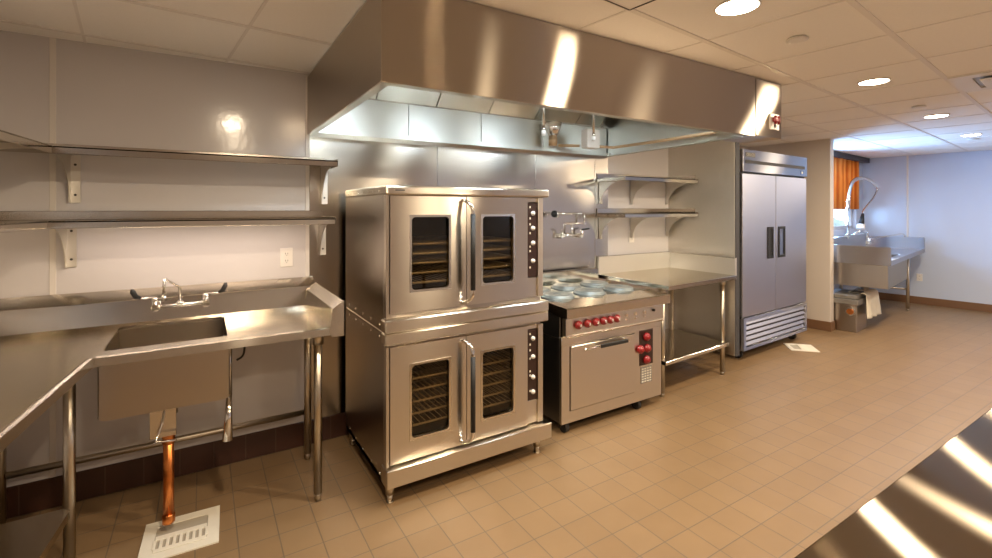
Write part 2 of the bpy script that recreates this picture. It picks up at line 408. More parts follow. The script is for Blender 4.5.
m.prism([(H1 - .045, HF + .05), (H1 - .006, HF + .05), (H1 - .006, 2.0), (HR - .012, W - .1), (HR - .05, W - .1)], 'z', HB, HB + .012)
m.prism([(W - .12, HB), (W - .008, HB - .012), (W - .008, HB + .035), (W - .09, HB + .035), (W - .12, HB + .03)], 'x', H0 + .006, HR - .012)
m.build('gutter', 'steel_inner', hd)
m = B('steel_inner')
for a, b in ((H0 + .01, 1.215), (1.219, 1.80), (1.804, 2.40), (2.404, HR - .02)): m.box(a, b, W - .07, W - .062, HB + .035, 2.236, bev=.001)
m.box(H0 + .01, HR - .02, W - .075, W - .06, 2.232, 2.242, bev=.001, mat='chrome_soft')
m.build('plenum', 'steel_inner', hd)
for a, b in ((H0 + .01, .985), (.989, 1.425), (1.429, 1.865), (1.869, 2.305), (2.309, 2.745), (2.749, 3.03)):
    m = B('steel_inner'); m.prism([(W - .068, 2.240), (W - .060, 2.244), (W - .17, 2.352), (W - .178, 2.348)], 'x', a + .002, b - .002); m.build('filter', 'steel_inner', hd)
m = B('steel_inner'); m.box(H0 + .006, H1 - .006, HF + .006, W - .17, CZ - .012, CZ - .006, bev=0); m.build('roof_panel', 'steel_inner', hd)
for xx in (.95, 1.75, 2.55):
    m = B('grey_lid'); m.box(xx - .2, xx + .2, 1.95, 2.08, 2.31, 2.352, bev=.008); fx = m.build('light_fixture', 'grey_lid', hd)
    m = B('hood_lens'); m.box(xx - .18, xx + .18, 1.965, 2.065, 2.302, 2.312, bev=.003); m.build('lens', 'hood_lens', fx)
    L = bpy.data.lights.new('hood_light', 'AREA'); L.shape = 'RECTANGLE'; L.size = .34; L.size_y = .09; L.energy = 9 if xx < 1 else 7.5; L.color = (.80, .92, 1.0)
    l = bpy.data.objects.new('hood_lamp', L); COL.objects.link(l); l.location = (xx, 2.015, 2.298)
for xx, zz in ((1.905, 1.99), (2.35, 1.985)):
    m = B('chrome_soft'); m.cyl((xx, 2.5, zz + .04), (xx, 2.5, 2.354), .008); m.cyl((xx, 2.5, zz), (xx, 2.5, zz + .03), .014, mat='white_plastic'); m.cyl((xx, 2.5, zz + .025), (xx, 2.5, zz + .055), .011, mat='chrome_soft'); m.build('fire_nozzle', 'chrome_soft', hd)
m = B('white_plastic'); m.box(2.66, 2.80, 2.90, 2.98, 2.005, 2.16, bev=.006); m.build('junction_box', 'white_plastic', hd)
m = B('pipe_tan'); m.tube([(2.82, 2.95, 2.03), (2.98, 2.93, 2.03), (3.0, 2.6, 2.03), (2.985, 2.0, 2.03), (2.98, 1.85, 2.05)], .012); m.tube([(2.66, 3.0, 2.03), (2.5, 3.08, 2.03)], .012); m.build('conduit', 'pipe_tan', hd)
m = B('pipe_tan'); m.cyl((2.42, 3.05, 2.02), (2.42, 3.05, 2.09), .035); m.lathe([(.03, 0), (.055, .05), (.075, .12)], (2.42, 3.05, 2.09), mat='chrome_soft'); m.build('duct_collector', 'pipe_tan', hd)
cb = thing('fire_suppression_cabinet', 'narrow steel fire suppression cabinet closing the right end of the hood', 'cabinet')
m = B('steel_hood'); m.box(3.056, 3.365, HF, 1.99, 1.982, CZ - .008, bev=.002); m.build('cabinet_body', 'steel_hood', cb)
ps = thing('fire_pull_station', 'small white plate with a red pull handle on the hood end cabinet', 'pull station')
m = B('white_plastic'); m.box(3.205, 3.315, HF - .012, HF, 2.035, 2.14, bev=.002); m.build('plate', 'white_plastic', ps)
m = B('red'); m.box(3.222, 3.298, HF - .03, HF - .0125, 2.085, 2.115, bev=.004); m.cyl((3.24, HF - .026, 2.07), (3.24, HF - .026, 2.125), .008); m.cyl((3.28, HF - .026, 2.07), (3.28, HF - .026, 2.125), .008); m.build('handle', 'red', ps)
m = B('slot'); m.cyl((3.26, HF - .0125, 2.06), (3.26, HF - .016, 2.06), .012); m.build('lock', 'slot', ps)

# ------------------------------------------------------------------ convection ovens
OY = 2.33
def knob(c, r, d, mat, parent, name='knob', axis=(0, -1, 0)):
    m = B(mat); m.lathe([(r * .8, 0), (r, d * .15), (r * .95, d * .6), (r * .55, d * .7), (r * .5, d), (r * .3, d * 1.05)], c, axis=axis, n=18); return m.build(name, mat, parent)
def oven(zb, zt, dz0, dz1, w, lower, label):
    # zb..zt body heights, dz door heights, w window z range
    r = thing('convection_oven', label, 'oven', (.78, OY, 0), 0)
    W1 = 1.03; D = .80
    body = B('steel_side')
    body.box(0, .012, .035, D, zb, zt - .002); body.box(.985, .997, .035, D, zb, zt - .002); body.box(.012, .985, D - .012, D, zb, zt - .002)
    body.box(.012, .985, .033, D - .012, zb, zb + .05); body.box(.012, .985, .033, D - .012, zt - .05, zt - .002); body.box(.012, .985, .032, .045, zb, dz0 + .03); body.box(.012, .985, .032, .045, dz1 - .02, zt - .002)
    body.box(.012, .030, .035, .06, zb + .05, zt - .05); body.box(.875, .985, .05, D - .012, zb + .05, zt - .05)
    body.build('body', 'steel_side', r)
    m = B('oven_dark'); m.box(.03, .04, .06, .72, zb + .05, zt - .05, bev=0); m.box(.865, .875, .06, .72, zb + .05, zt - .05, bev=0); m.box(.04, .865, .045, .70, zb + .051, zb + .056, bev=0); m.box(.04, .865, .045, .70, zt - .056, zt - .051, bev=0); m.box(.04, .865, .70, .72, zb + .05, zt - .05, bev=0); m.build('cavity', 'oven_dark', r)
    for yy in (.10, .25, .40, .55, .70):
        for zz in (zb + .03, zt - .03): rv = B('chrome_soft'); rv.cyl((-.003, yy, zz), (.002, yy, zz), .006, n=10); rv.build('screw', 'chrome_soft', r)
    for side, (a, b, wa, wb) in enumerate(((.022, .458, .133, .355), (.462, .875, .558, .775))):
        d = B('steel_front'); d.frame(a, b, dz0, dz1, wa, wb, w[0], w[1], .022, 0, .03); dr = d.build('door', 'steel_front', r)
        f = B('chrome_soft'); f.frame(wa - .008, wb + .008, w[0] - .008, w[1] + .008, wa + .004, wb - .004, w[0] + .004, w[1] - .004, .02, -.003, .006); f.build('window_rim', 'chrome_soft', dr)
        g_ = B('oven_glass'); g_.box(wa - .004, wb + .004, .018, .022, w[0] - .004, w[1] + .004, bev=0); g_.build('window_glass', 'oven_glass', dr)
        if side == 0:
            z0, z1 = dz0 + .02, dz1 - .02
            h = B('chrome'); hx = .428
            top = []
            for k in range(13):
                a_ = PI * k / 12 / 1
                top.append((hx + .025 * math.sin(a_ / 2), -.055 * math.sin(a_ / 2), z1 - .045 * (1 - math.cos(a_ / 2))))
            h.tube([(hx - .01, 0.0, z1 - .01)] + [(hx + .03 * math.sin(k * PI / 16), -.075 * math.sin(k * PI / 16), z1 - .06 * (1 - math.cos(k * PI / 16))) for k in range(9)]
                   + [(hx + .03, -.075, (z0 + z1) / 2)]
                   + [(hx + .03 * math.sin(k * PI / 16), -.075 * math.sin(k * PI / 16), z0 + .06 * (1 - math.cos(k * PI / 16))) for k in range(8, -1, -1)] + [(hx - .01, 0.0, z0 + .01)], .010, n=14)
            hh = h.build('handle', 'chrome', dr)
            g_ = B('black'); g_.cyl((hx + .03, -.077, z0 + .075), (hx + .03, -.077, z1 - .075), .0135); g_.build('handle_grip', 'black', dr)
    # racks
    for q in range(5):
        zz = w[0] + .03 + q * .052 if not lower else w[0] + .04 + q * .062
        m = B('rack_wire')
        for xx in (.06, .85): m.cyl((xx, .08, zz), (xx, .66, zz), .004, n=6)
        for yy in (.06, .66): m.cyl((.06, yy, zz), (.85, yy, zz), .0065, n=6)
        for i in range(24):
            xx = .085 + i * .0325; m.cyl((xx, .08, zz), (xx, .66, zz), .0024, n=5)
        m.build('rack', 'rack_wire', r)
    # control panel
    m = B('panel_brown'); m.box(.885, .953, .012, .03, dz0 + (.12 if not lower else .14), dz1 - .03); cp = m.build('control_panel', 'panel_brown', r)
    pz0, pz1 = dz0 + (.12 if not lower else .14), dz1 - .03; h_ = pz1 - pz0
    for f_ in ((.86, .66, .46, .22) if not lower else (.88, .62, .33, .12)): knob((.919, .012, pz0 + h_ * f_), .014, .02, 'white_knob', cp)
    for f_ in (.93, .78, .70, .58, .40, .34, .12): m = B('label_cream'); m.box(.897, .906, .0105, .013, pz0 + h_ * f_, pz0 + h_ * f_ + .012, bev=0); m.build('switch', 'label_cream', cp)
    m = B('steel_front'); m.box(.955, .992, .0, .035, dz0, dz1); m.box(.883, .955, .014, .032, dz0, pz0 - .004); m.box(.883, .955, .014, .032, pz1 + .004, dz1); m.build('control_frame', 'steel_front', r)
    one('corner_post', 'steel_front', r, 0, .018, .0, .035, dz0 - .02, dz1 + .005)
    if lower:
        m = B('steel_front'); m.box(-.006, W1 + .003, -.035, .06, .098, .19, bev=.004); m.box(0, .99, .06, D - .02, .09, .12); m.build('base', 'steel_front', r)
        for lx, ly in ((.03, .03), (.965, .03), (.03, .74), (.965, .74)):
            m = B('tube'); m.cyl((lx, ly, .04), (lx, ly, .098), .022); m.cyl((lx, ly, 0), (lx, ly, .04), .015); m.cyl((lx, ly, 0), (lx, ly, .006), .02); m.build('leg', 'tube', r)
        m = B('steel_front'); m.box(-.006, W1, -.008, .06, zt - .058, zt, bev=.006); m.box(0, .99, .06, D - .01, zt - .012, zt - .001); m.build('top_ledge', 'steel_front', r)
    else:
        m = B('steel_front'); m.box(-.008, W1, -.012, .06, zb + .002, .936, bev=.006); m.build('base_ledge', 'steel_front', r)
        m = B('steel_front'); m.box(-.004, W1 + .003, -.012, D, zt - .05, zt, bev=.010, seg=2)
        for k in range(7): m.cyl((-.006, .10 + k * .1, zt - .028), (-.002, .10 + k * .1, zt - .028), .006, n=10, mat='chrome_soft')
        m.build('top_cap', 'steel_front', r)
        m = B('slot'); m.box(.045, .095, -.0135, -.0118, zt - .028, zt - .022, bev=0); m.build('nameplate', 'slot', r)
    return r
oven(.09, .868, .198, .795, (.305, .69), True, 'lower convection oven of the stack, standing on short steel legs')
oven(.870, 1.622, .966, 1.568, (1.075, 1.463), False, 'upper convection oven of the stack, with a flat steel cap on top')

# ------------------------------------------------------------------ range
rg = thing('electric_range', 'stainless steel electric range with red knobs and round hotplates beside the ovens', 'range', (2.0, 2.43, 0))
m = B('steel_front'); m.frame(.0, .985, .075, .60, .068, .69, .15, .588, .004, 0, .02); m.box(0, .985, .0, .02, .60, .655); m.build('front_frame', 'steel_front', rg)
m = B('dark_steel'); m.box(0, .012, .02, .72, .075, .80); m.box(.975, .985, .02, .72, .075, .80); m.box(.012, .975, .70, .72, .075, .80); m.box(.012, .975, .03, .7, .078, .09); m.box(.012, .975, .06, .7, .61, .8)
m.box(-.002, .0, .03, .70, .64, .643, bev=0, mat='chrome_soft'); m.build('body', 'dark_steel', rg)
m = B('slot'); m.box(.066, .692, .016, .03, .148, .59, bev=0); m.build('door_gap', 'slot', rg)
m = B('steel_front'); m.box(.073, .685, -.010, .015, .156, .583, bev=.003); dr = m.build('oven_door', 'steel_front', rg)
m = B('chrome'); m.cyl((.30, -.01, .560), (.30, -.045, .560), .009); m.cyl((.585, -.01, .560), (.585, -.045, .560), .009); m.box(.31, .575, -.052, -.036, .547, .573, bev=.004, mat='black'); m.cyl((.17, -.04, .557), (.30, -.04, .562), .007, mat='chrome'); m.build('handle', 'chrome', dr)
m = B('steel_front'); m.prism([(-.012, .655), (-.02, .665), (-.02, .785), (.03, .785), (.03, .655)], 'x', .02, .985); cp = m.build('control_panel', 'steel_front', rg)
m = B('chrome_soft'); m.box(.03, .985, -.028, -.008, .648, .664, bev=.005); m.build('panel_bead', 'chrome_soft', rg)
for i, x in enumerate((.121, .203, .279, .350, .415, .480)):
    k = knob((x, -.02, .727), .029, .032, 'red', cp, 'knob')
    q = B('chrome_soft'); q.cyl((x, -.0525, .727), (x, -.0555, .727), .010); q.box(x - .0025, x + .0025, -.0565, -.055, .718, .736, bev=0, mat='white_knob'); q.build('pointer', 'chrome_soft', k)
for x in (.58, .674, .77): 
    m = B('chrome'); m.cyl((x, -.02, .738), (x, -.03, .738), .012); m.cyl((x + .002, -.02, .705), (x + .002, -.026, .705), .007); m.build('switch', 'chrome', cp)
m = B('black'); m.cyl((.868, -.02, .742), (.868, -.034, .742), .010); m.build('switch', 'black', cp)
m = B('steel_topx'); m.prism([(-.062, .785), (-.062, .846), (-.054, .852), (.14, .862), (.14, .80), (.0, .785)], 'x', -.005, 1.012); m.build('front_rail', 'steel_topx', rg)
m = B('steel_cook'); m.box(-.005, 1.005, .143, .70, .80, .856); m.build('cook_top', 'steel_cook', rg)
for x in (.18, .49, .80):
    for y in (.265, .54):
        m = B('plate_iron'); m.lathe([(.122, 0), (.122, .012), (.117, .018), (.112, .018), (.110, .026), (.106, .030), (.03, .030), (.028, .027)], (x, y, .856), n=40); m.build('hotplate', 'plate_iron', rg)
m = B('steel_topx'); m.box(-.003, 1.003, .70, .74, .80, .975, bev=.006); m.build('backguard', 'steel_topx', rg)
m = B('panel_brown'); m.box(.742, .888, -.004, .002, .335, .597); rp = m.build('side_control_panel', 'panel_brown', rg)
for x, z in ((.805, .547), (.738, .462), (.812, .460), (.805, .376)): knob((x, -.004, z), .031, .036, 'red', rp)
m = B('grey_lid'); m.box(.755, .875, -.003, .001, .20, .322, bev=0)
for i in range(4):
    for j in range(6): m.box(.765 + i * .028, .783 + i * .028, -.005, -.002, .208 + j * .019, .216 + j * .019, bev=0, mat='label_cream')
m.build('vent_label', 'grey_lid', rg)
for x, y in ((.06, .045), (.76, .045), (.06, .62), (.9, .62)):
    m = B('rubber'); m.cyl((x - .016, y, .035), (x + .016, y, .035), .035, n=22); m.box(x - .03, x + .03, y - .02, y + .03, .070, .078, mat='rubber'); m.box(x - .022, x - .018, y - .015, y + .015, .02, .06, mat='rubber'); m.box(x + .018, x + .022, y - .015, y + .015, .02, .06, mat='rubber'); m.build('caster', 'rubber', rg)

# pot filler
pf = thing('pot_filler', 'chrome wall mounted swing arm pot filler above the range', 'faucet')
PY = W - .06
m = B('chrome'); m.tube([(2.60, PY, 1.275), (2.83, PY, 1.275)], .011); 
for x in (2.61, 2.83): m.cyl((x, W - .005, 1.26), (x, PY - .01, 1.26), .014); m.cyl((x, PY, 1.255), (x, PY, 1.315), .013)
m.cyl((2.72, PY, 1.275), (2.72, PY, 1.36), .009); m.build('body', 'chrome', pf)
m = B('chrome'); m.tube([(2.72, PY, 1.36), (2.73, PY, 1.372), (2.85, PY, 1.378), (2.86, PY, 1.378)], .007); m.cyl((2.86, PY, 1.365), (2.86, PY, 1.468), .009); m.build('lower_arm', 'chrome', pf)
m = B('chrome'); m.tube([(2.86, PY, 1.462), (2.52, PY - .03, 1.462)], .008); m.cyl((2.53, PY - .03, 1.43), (2.53, PY - .03, 1.475), .011); m.build('upper_arm', 'chrome', pf)
knob((2.51, PY - .03, 1.46), .03, .04, 'black', pf, 'valve_knob', axis=(-1, -.2, 0))
m = B('chrome'); m.tube([(2.61, PY, 1.32), (2.58, PY - .02, 1.325)], .006); m.build('handle', 'chrome', pf)
m = B('black'); m.tube([(2.83, PY, 1.32), (2.90, PY - .02, 1.328)], .007); m.build('handle', 'black', pf)

# ------------------------------------------------------------------ work table beside the range
wt = thing('work_table', 'stainless work table with back and side splash between range and refrigerator', 'table')
T = .905
m = B('steel_topx'); m.prism([(3.045, 2.405), (4.064, 2.475), (4.064, W - .02), (3.06, W - .02)], 'z', T - .035, T, bev=.002); m.build('tabletop', 'steel_topx', wt)
m = B('steel_matte'); m.box(3.06, 4.066, W - .035, W - .008, T - .035, 1.065, bev=.002); m.box(3.06, 4.04, W - .037, W - .008, 1.064, 1.068, bev=.001, mat='chrome_soft'); m.build('backsplash', 'steel_matte', wt)
m = B('steel_matte'); m.box(4.040, 4.067, 2.478, W - .035, T - .035, 1.06, bev=.002); m.box(4.038, 4.067, 2.478, W - .037, 1.059, 1.063, bev=.001, mat='chrome_soft'); m.build('side_splash', 'steel_matte', wt)
m = B('steel_topx'); m.prism([(3.09, 2.47), (4.03, 2.53), (4.03, W - .06), (3.09, W - .06)], 'z', .262, .292, bev=.002); m.build('undershelf', 'steel_topx', wt)
for x, y in ((3.11, 2.52), (3.99, 2.57), (3.11, W - .1), (3.99, W - .1)):
    m = B('tube'); m.cyl((x, y, .03), (x, y, T - .036), .0205); m.cyl((x, y, 0), (x, y, .035), .014, .017); m.cyl((x, y, T - .09), (x, y, T - .036), .027); m.build('leg', 'tube', wt)

# ------------------------------------------------------------------ wall shelves
def bracket_mb(x, y0, y1, zt, h, th=.004, flange=.04, axis='x'):
    m = B('steel_matte'); n = 14
    yb, yf = y1, y0   # yb at the wall
    pts = [(yb, zt), (yf, zt)]
    for k in range(n + 1):
        a = PI / 2 * k / n; pts.append((yf + (yb - .03 - yf) * math.sin(a), zt - h * (1 - math.cos(a)) - .02))
    pts += [(yb, zt - h - .02)]
    m.prism(pts, 'x', x - th / 2, x + th / 2)
    m.box(x - th / 2, x + flange, yb - .003, yb, zt - h - .02, zt, bev=.0005)
    m.box(x - th / 2, x + .02, yf, yb, zt - .003, zt, bev=.0005)
    for zz in (zt - .05, zt - h + .02): m.cyl((x + .02, yb - .006, zz), (x + .02, yb - .003, zz), .006, n=10, mat='slot')
    return m
def shelf(name, label, x0, x1, yf, zt, brs, group, miter=0, bh=.21, left_end=False, right_end=False):
    r = thing(name, label, 'shelf', (0, 0, 0), 0, group)
    m = B('steel_topx')
    m.prism([(x0, yf), (x1, yf), (x1, W - .008), (x0 - miter, W - .008)], 'z', zt - .006, zt)
    m.box(x0, x1, yf, yf + .006, zt - .034, zt + .001, bev=.0015)
    m.box(x0 - miter, x1, W - .014, W - .008, zt, zt + .045, bev=.0015)
    if right_end: m.box(x1 - .005, x1, yf, W - .014, zt - .034, zt + .01, bev=.001)
    if right_end == 2: m.box(x1 - .005, x1, yf + .03, W - .014, zt, zt + .045, bev=.001)
    if left_end: m.box(x0, x0 + .005, yf, W - .014, zt - .034, zt, bev=.001)
    m.build('shelf_board', 'steel_topx', r)
    for bx in brs: bracket_mb(bx, yf + .02, W - .008, zt - .007, bh).build('bracket', 'steel_matte', r)
    return r
g1 = 'steel wall shelves around the corner sink'
shelf('wall_shelf', 'upper stainless wall shelf above the corner sink faucet', -.575, .672, 2.87, 1.785, (-.575, .645), g1, miter=.38, bh=.225, right_end=1)
shelf('wall_shelf', 'lower stainless wall shelf above the corner sink faucet', -.59, .66, 2.87, 1.446, (-.59, .635), g1, miter=.365, bh=.215, right_end=1)
def side_shelf(label, zt, xf):
    r = thing('wall_shelf', label, 'shelf', (-.985, W, 0), -.09, g1)
    m = B('steel_topx'); d = xf + .985 + .03
    m.prism([(.008, -.01), (d, -.312), (d, -2.0), (.008, -2.0)], 'z', zt - .006, zt)
    m.prism([(d - .006, -.312), (d, -.312), (d, -2.0), (d - .006, -2.0)], 'z', zt - .034, zt + .001)
    m.box(.008, .014, -2.0, -.02, zt, zt + .045, bev=.0015); m.build('shelf_board', 'steel_topx', r)
    for by in (-.42, -1.4):
        mm = B('steel_front'); n = 14; h = .225; pts = [(.008, zt - .007), (d - .03, zt - .007)]
        for k in range(n + 1):
            a = PI / 2 * k / n; pts.append((d - .03 - (d - .07) * math.sin(a), zt - .027 - h * (1 - math.cos(a))))
        pts += [(.008, zt - .027 - h)]
        mm.prism(pts, 'y', by, by + .004); mm.box(.008, .011, by - .03, by + .004, zt - h - .027, zt - .007, bev=0); mm.build('bracket', 'steel_front', r)
side_shelf('upper stainless shelf on the left wall running toward the camera', 1.785, -.575)
side_shelf('lower stainless shelf on the left wall running toward the camera', 1.446, -.59)
g2 = 'steel wall shelves over the work table'
shelf('wall_shelf', 'upper stainless wall shelf above the work table by the refrigerator', 3.06, 4.066, 2.87, 1.785, (3.085, 3.50, 4.02), g2, bh=.21, left_end=True, right_end=2)
shelf('wall_shelf', 'lower stainless wall shelf above the work table by the refrigerator', 3.06, 4.066, 2.87, 1.462, (3.085, 3.50, 4.02), g2, bh=.21, left_end=True, right_end=2)

# slim light bar under the lower shelf
ub = thing('light_bar', 'slim light bar fixed beneath the lower shelf above the corner sink', 'light')
m = B('white_plastic'); m.box(-.50, .56, 2.95, 2.985, 1.422, 1.4395, bev=.002); m.build('housing', 'white_plastic', ub)
m = B('bar_lens'); m.box(-.49, .55, 2.955, 2.98, 1.4185, 1.4222, bev=0); m.build('diffuser', 'bar_lens', ub)
L = bpy.data.lights.new('bar_light', 'AREA'); L.shape = 'RECTANGLE'; L.size = 1.0; L.size_y = .02; L.energy = 2.8; L.color = (1, .80, .66)
l = bpy.data.objects.new('bar_lamp', L); COL.objects.link(l); l.location = (.03, 2.968, 1.416)

# ------------------------------------------------------------------ outlets
def outlet(x, z, label, M=None, holes=True):
    r = thing('wall_outlet', label, 'outlet', (0, 0, 0), 0)
    m = B('white_plastic'); m.box(-.036, .036, -.006, 0, -.058, .058, bev=.003, seg=2); m.build('cover_plate', 'white_plastic', r)
    for s_ in (-1, 1):
        m = B('white_plastic'); m.box(-.017, .017, -.009, -.0055, s_ * .022 - .014, s_ * .022 + .014, bev=.002); q = m.build('socket', 'white_plastic', r)
        m = B('slot'); m.box(-.008, -.005, -.0095, -.0088, s_ * .022 - .004, s_ * .022 + .006, bev=0); m.box(.005, .008, -.0095, -.0088, s_ * .022 - .004, s_ * .022 + .006, bev=0); m.cyl((0, -.0095, s_ * .022 - .009), (0, -.0088, s_ * .022 - .009), .0025, n=8); m.build('slots', 'slot', q)
    return r
o = outlet(0, 0, 'white double outlet on the wall right above the corner sink splash'); o.location = (.44, W - .0005, 1.20)
o = outlet(0, 0, 'white outlet under the lower shelf above the work table'); o.location = (3.52, W - .0005, 1.235)
o = outlet(0, 0, 'white outlet low on the far pale wall right of the scullery sink'); o.location = (*g2k(9.8495, 1.82), .42); o.rotation_euler = (0, 0, G - PI / 2)

# ------------------------------------------------------------------ corner sink counter
sc = thing('corner_sink_counter', 'L shaped stainless counter with a single sink bowl in the left corner', 'sink counter')
SF = 2.44; CT = .905; XR = .540; XL = -.37
m = B('steel_top')
m.frame(XL, XR, SF + .02, W - .09, -.358, .098, 2.565, 3.045, .02, CT - .012, CT, axis='z')
m.prism([(-1.02, 3.13), (XL, 3.13), (XL, SF + .02), (-.395, SF + .02), (-.52, 1.0), (-1.17, 1.0), (-.99, W - .09)], 'z', CT - .012, CT)
# turned down raised rims
m.prism([(SF - .003, CT - .030), (SF, CT + .004), (SF + .010, CT + .008), (SF + .024, CT + .001), (SF + .024, CT - .012), (SF + .006, CT - .030)], 'x', XL - .004, XR + .055)
t = bmesh.new()
A = Vector((XL - .002, SF, 0)); Bv = Vector((-.515, 1.0, 0)); dd = (Bv - A).normalized(); nn = Vector((dd.y, -dd.x, 0))
if nn.x > 0: nn = -nn
prof = [(-.003, -.030), (0, .004), (.010, .008), (.024, .001), (.024, -.012), (.006, -.030)]
ra = [t.verts.new(A + nn * p[0] + Vector((0, 0, CT + p[1]))) for p in prof]; rb = [t.verts.new(Bv + nn * p[0] + Vector((0, 0, CT + p[1]))) for p in prof]
t.faces.new(ra); t.faces.new(rb[::-1])
for i in range(6): t.faces.new((ra[i], ra[(i + 1) % 6], rb[(i + 1) % 6], rb[i]))
bmesh.ops.recalc_face_normals(t, faces=t.faces); m._add(t, 'steel_top')
m.build('countertop', 'steel_top', sc)
m = B('steel_topx')
pr = [(W - .095, CT - .012), (W - .075, CT + .115), (W - .008, CT + .165), (W - .004, CT + .165), (W - .004, CT - .012)]
m.prism(pr, 'x', -1.0, XR + .055, bev=.0015); m.build('backsplash', 'steel_topx', sc)
m = B('steel_top')
m.prism([(XR - .01, CT - .012), (XR + .004, CT + .10), (XR + .055, CT + .135), (XR + .059, CT + .135), (XR + .059, CT - .04), (XR, CT - .04)], 'y', SF - .006, W - .09)
m.build('side_splash', 'steel_top', sc)
m = B('steel_top'); # splash on the left wall
t = bmesh.new(); P0 = Vector((-.99, W - .09, 0)); P1 = Vector((-1.185, 1.0, 0))
pf_ = [(.10, -.012), (.08, .115), (.012, .165), (.008, .165), (.008, -.012)]
ra = [t.verts.new(P0 + Vector((p[0], 0, CT + p[1]))) for p in pf_]; rb = [t.verts.new(P1 + Vector((p[0], 0, CT + p[1]))) for p in pf_]
t.faces.new(ra); t.faces.new(rb[::-1])
for i in range(5): t.faces.new((ra[i], ra[(i + 1) % 5], rb[(i + 1) % 5], rb[i]))
bmesh.ops.recalc_face_normals(t, faces=t.faces); m._add(t, 'steel_top'); m.build('side_splash', 'steel_top', sc)
# bowl
m = B('steel_side'); bx0, bx1, by0, by1, bz = -.366, .104, 2.51, 3.055, .630
m.box(bx0, bx1, by0, by0 + .006, bz + .01, CT - .013, bev=.002); m.box(bx0, bx1, by1 - .006, by1, bz + .01, CT - .013, bev=.002)
m.box(bx0, bx0 + .006, by0, by1, bz + .01, CT - .013, bev=.002); m.box(bx1 - .006, bx1, by0, by1, bz + .01, CT - .013, bev=.002)
m.prism([(bx0, bz + .012), (bx0 + .02, bz), (bx1 - .02, bz), (bx1, bz + .012)], 'y', by0, by1)
m.cyl((-.14, 2.78, bz + .012), (-.14, 2.78, bz + .016), .045, mat='chrome'); m.build('sink_bowl', 'steel_side', sc)
m = B('chrome_soft'); m.box(-.205, -.105, 2.64, 2.645, .462, .628); m.cyl((-.135, 2.69, .55), (-.135, 2.69, .63), .035)
m.tube([(-.15, 2.66, .60), (-.155, 2.60, .54), (-.18, 2.58, .47), (-.10, 2.58, .462)], .005, mat='chrome'); m.build('lever_drain', 'chrome_soft', sc)
for x, y in ((.50, 2.565), (.53, 3.02), (-.468, 2.60), (-.80, 3.10), (-.60, 1.08), (-1.08, 1.10)):
    m = B('tube'); m.cyl((x, y, .04), (x, y, CT - .013), .0205); m.cyl((x, y, 0), (x, y, .045), .013, .017); m.cyl((x, y, CT - .10), (x, y, CT - .013), .027); m.build('leg', 'tube', sc)
m = B('tube'); m.cyl((-.78, 3.10, .255), (.53, 3.10, .255), .016); m.cyl((.53, 3.1, .255), (.53, 3.02, .255), .016); m.build('cross_rail', 'tube', sc)
m = B('steel_topx'); m.prism([(-.46, 2.60), (-.61, 1.05), (-1.13, 1.05), (-.985, 2.60)], 'z', .235, .272, bev=.002); m.build('undershelf', 'steel_topx', sc)
# tapered tube under the counter
m = B('chrome_soft'); m.cyl((.105, 2.62, .60), (.105, 2.62, .892), .013); m.cyl((.105, 2.62, .60), (.097, 2.60, .40), .012, .022, mat='chrome'); m.cyl((.085, 2.63, .66), (.085, 2.63, .892), .007, mat='black'); m.build('overflow_tube', 'chrome_soft', sc)
m = B('black'); m.tube([(.165, 2.62, .892), (.172, 2.62, .84), (.165, 2.6, .79), (.135, 2.6, .775)], .005, smooth_path=2); m.build('small_hose', 'black', sc)

fc = thing('bridge_faucet', 'chrome faucet with two dark wrist blade handles over the corner sink', 'faucet')
FY = 3.075
m = B('chrome'); m.tube([(-.215, FY, .985), (.012, FY, .985)], .009)
for x in (-.215, .012):
    m.cyl((x, 3.135, .985), (x, FY - .02, .985), .017); m.cyl((x, FY, .965), (x, FY, 1.022), .013); m.lathe([(.014, 0), (.017, .006), (.013, .014), (.008, .02)], (x, FY, 1.018))
m.lathe([(.012, 0), (.018, .006), (.018, .016), (.011, .024)], (-.107, FY, .983)); m.build('body', 'chrome', fc)
m = B('chrome'); m.tube([(-.107, FY, 1.0), (-.107, FY, 1.08), (-.110, FY - .006, 1.086), (-.165, FY - .09, 1.138), (-.169, FY - .096, 1.136), (-.172, FY - .10, 1.12), (-.172, FY - .10, 1.04)], .0075); m.cyl((-.172, FY - .10, 1.03), (-.172, FY - .10, 1.055), .011); m.build('spout', 'chrome', fc)
for x, s_ in ((-.215, -1), (.012, 1)):
    m = B('chrome'); m.tube([(x, FY, 1.035), (x + s_ * .05, FY - .01, 1.035), (x + s_ * .075, FY - .015, 1.045), (x + s_ * .09, FY - .02, 1.075)], .006, rr=lambda f: .006 + .004 * (f > .7), mat='chrome')
    m.tube([(x + s_ * .06, FY - .013, 1.038), (x + s_ * .080, FY - .016, 1.05), (x + s_ * .092, FY - .02, 1.075), (x + s_ * .094, FY - .021, 1.09)], .009, rr=lambda f: .007 + .006 * math.sin(PI * min(1, f * 1.0)) , mat='black'); m.build('handle', 'chrome', fc)

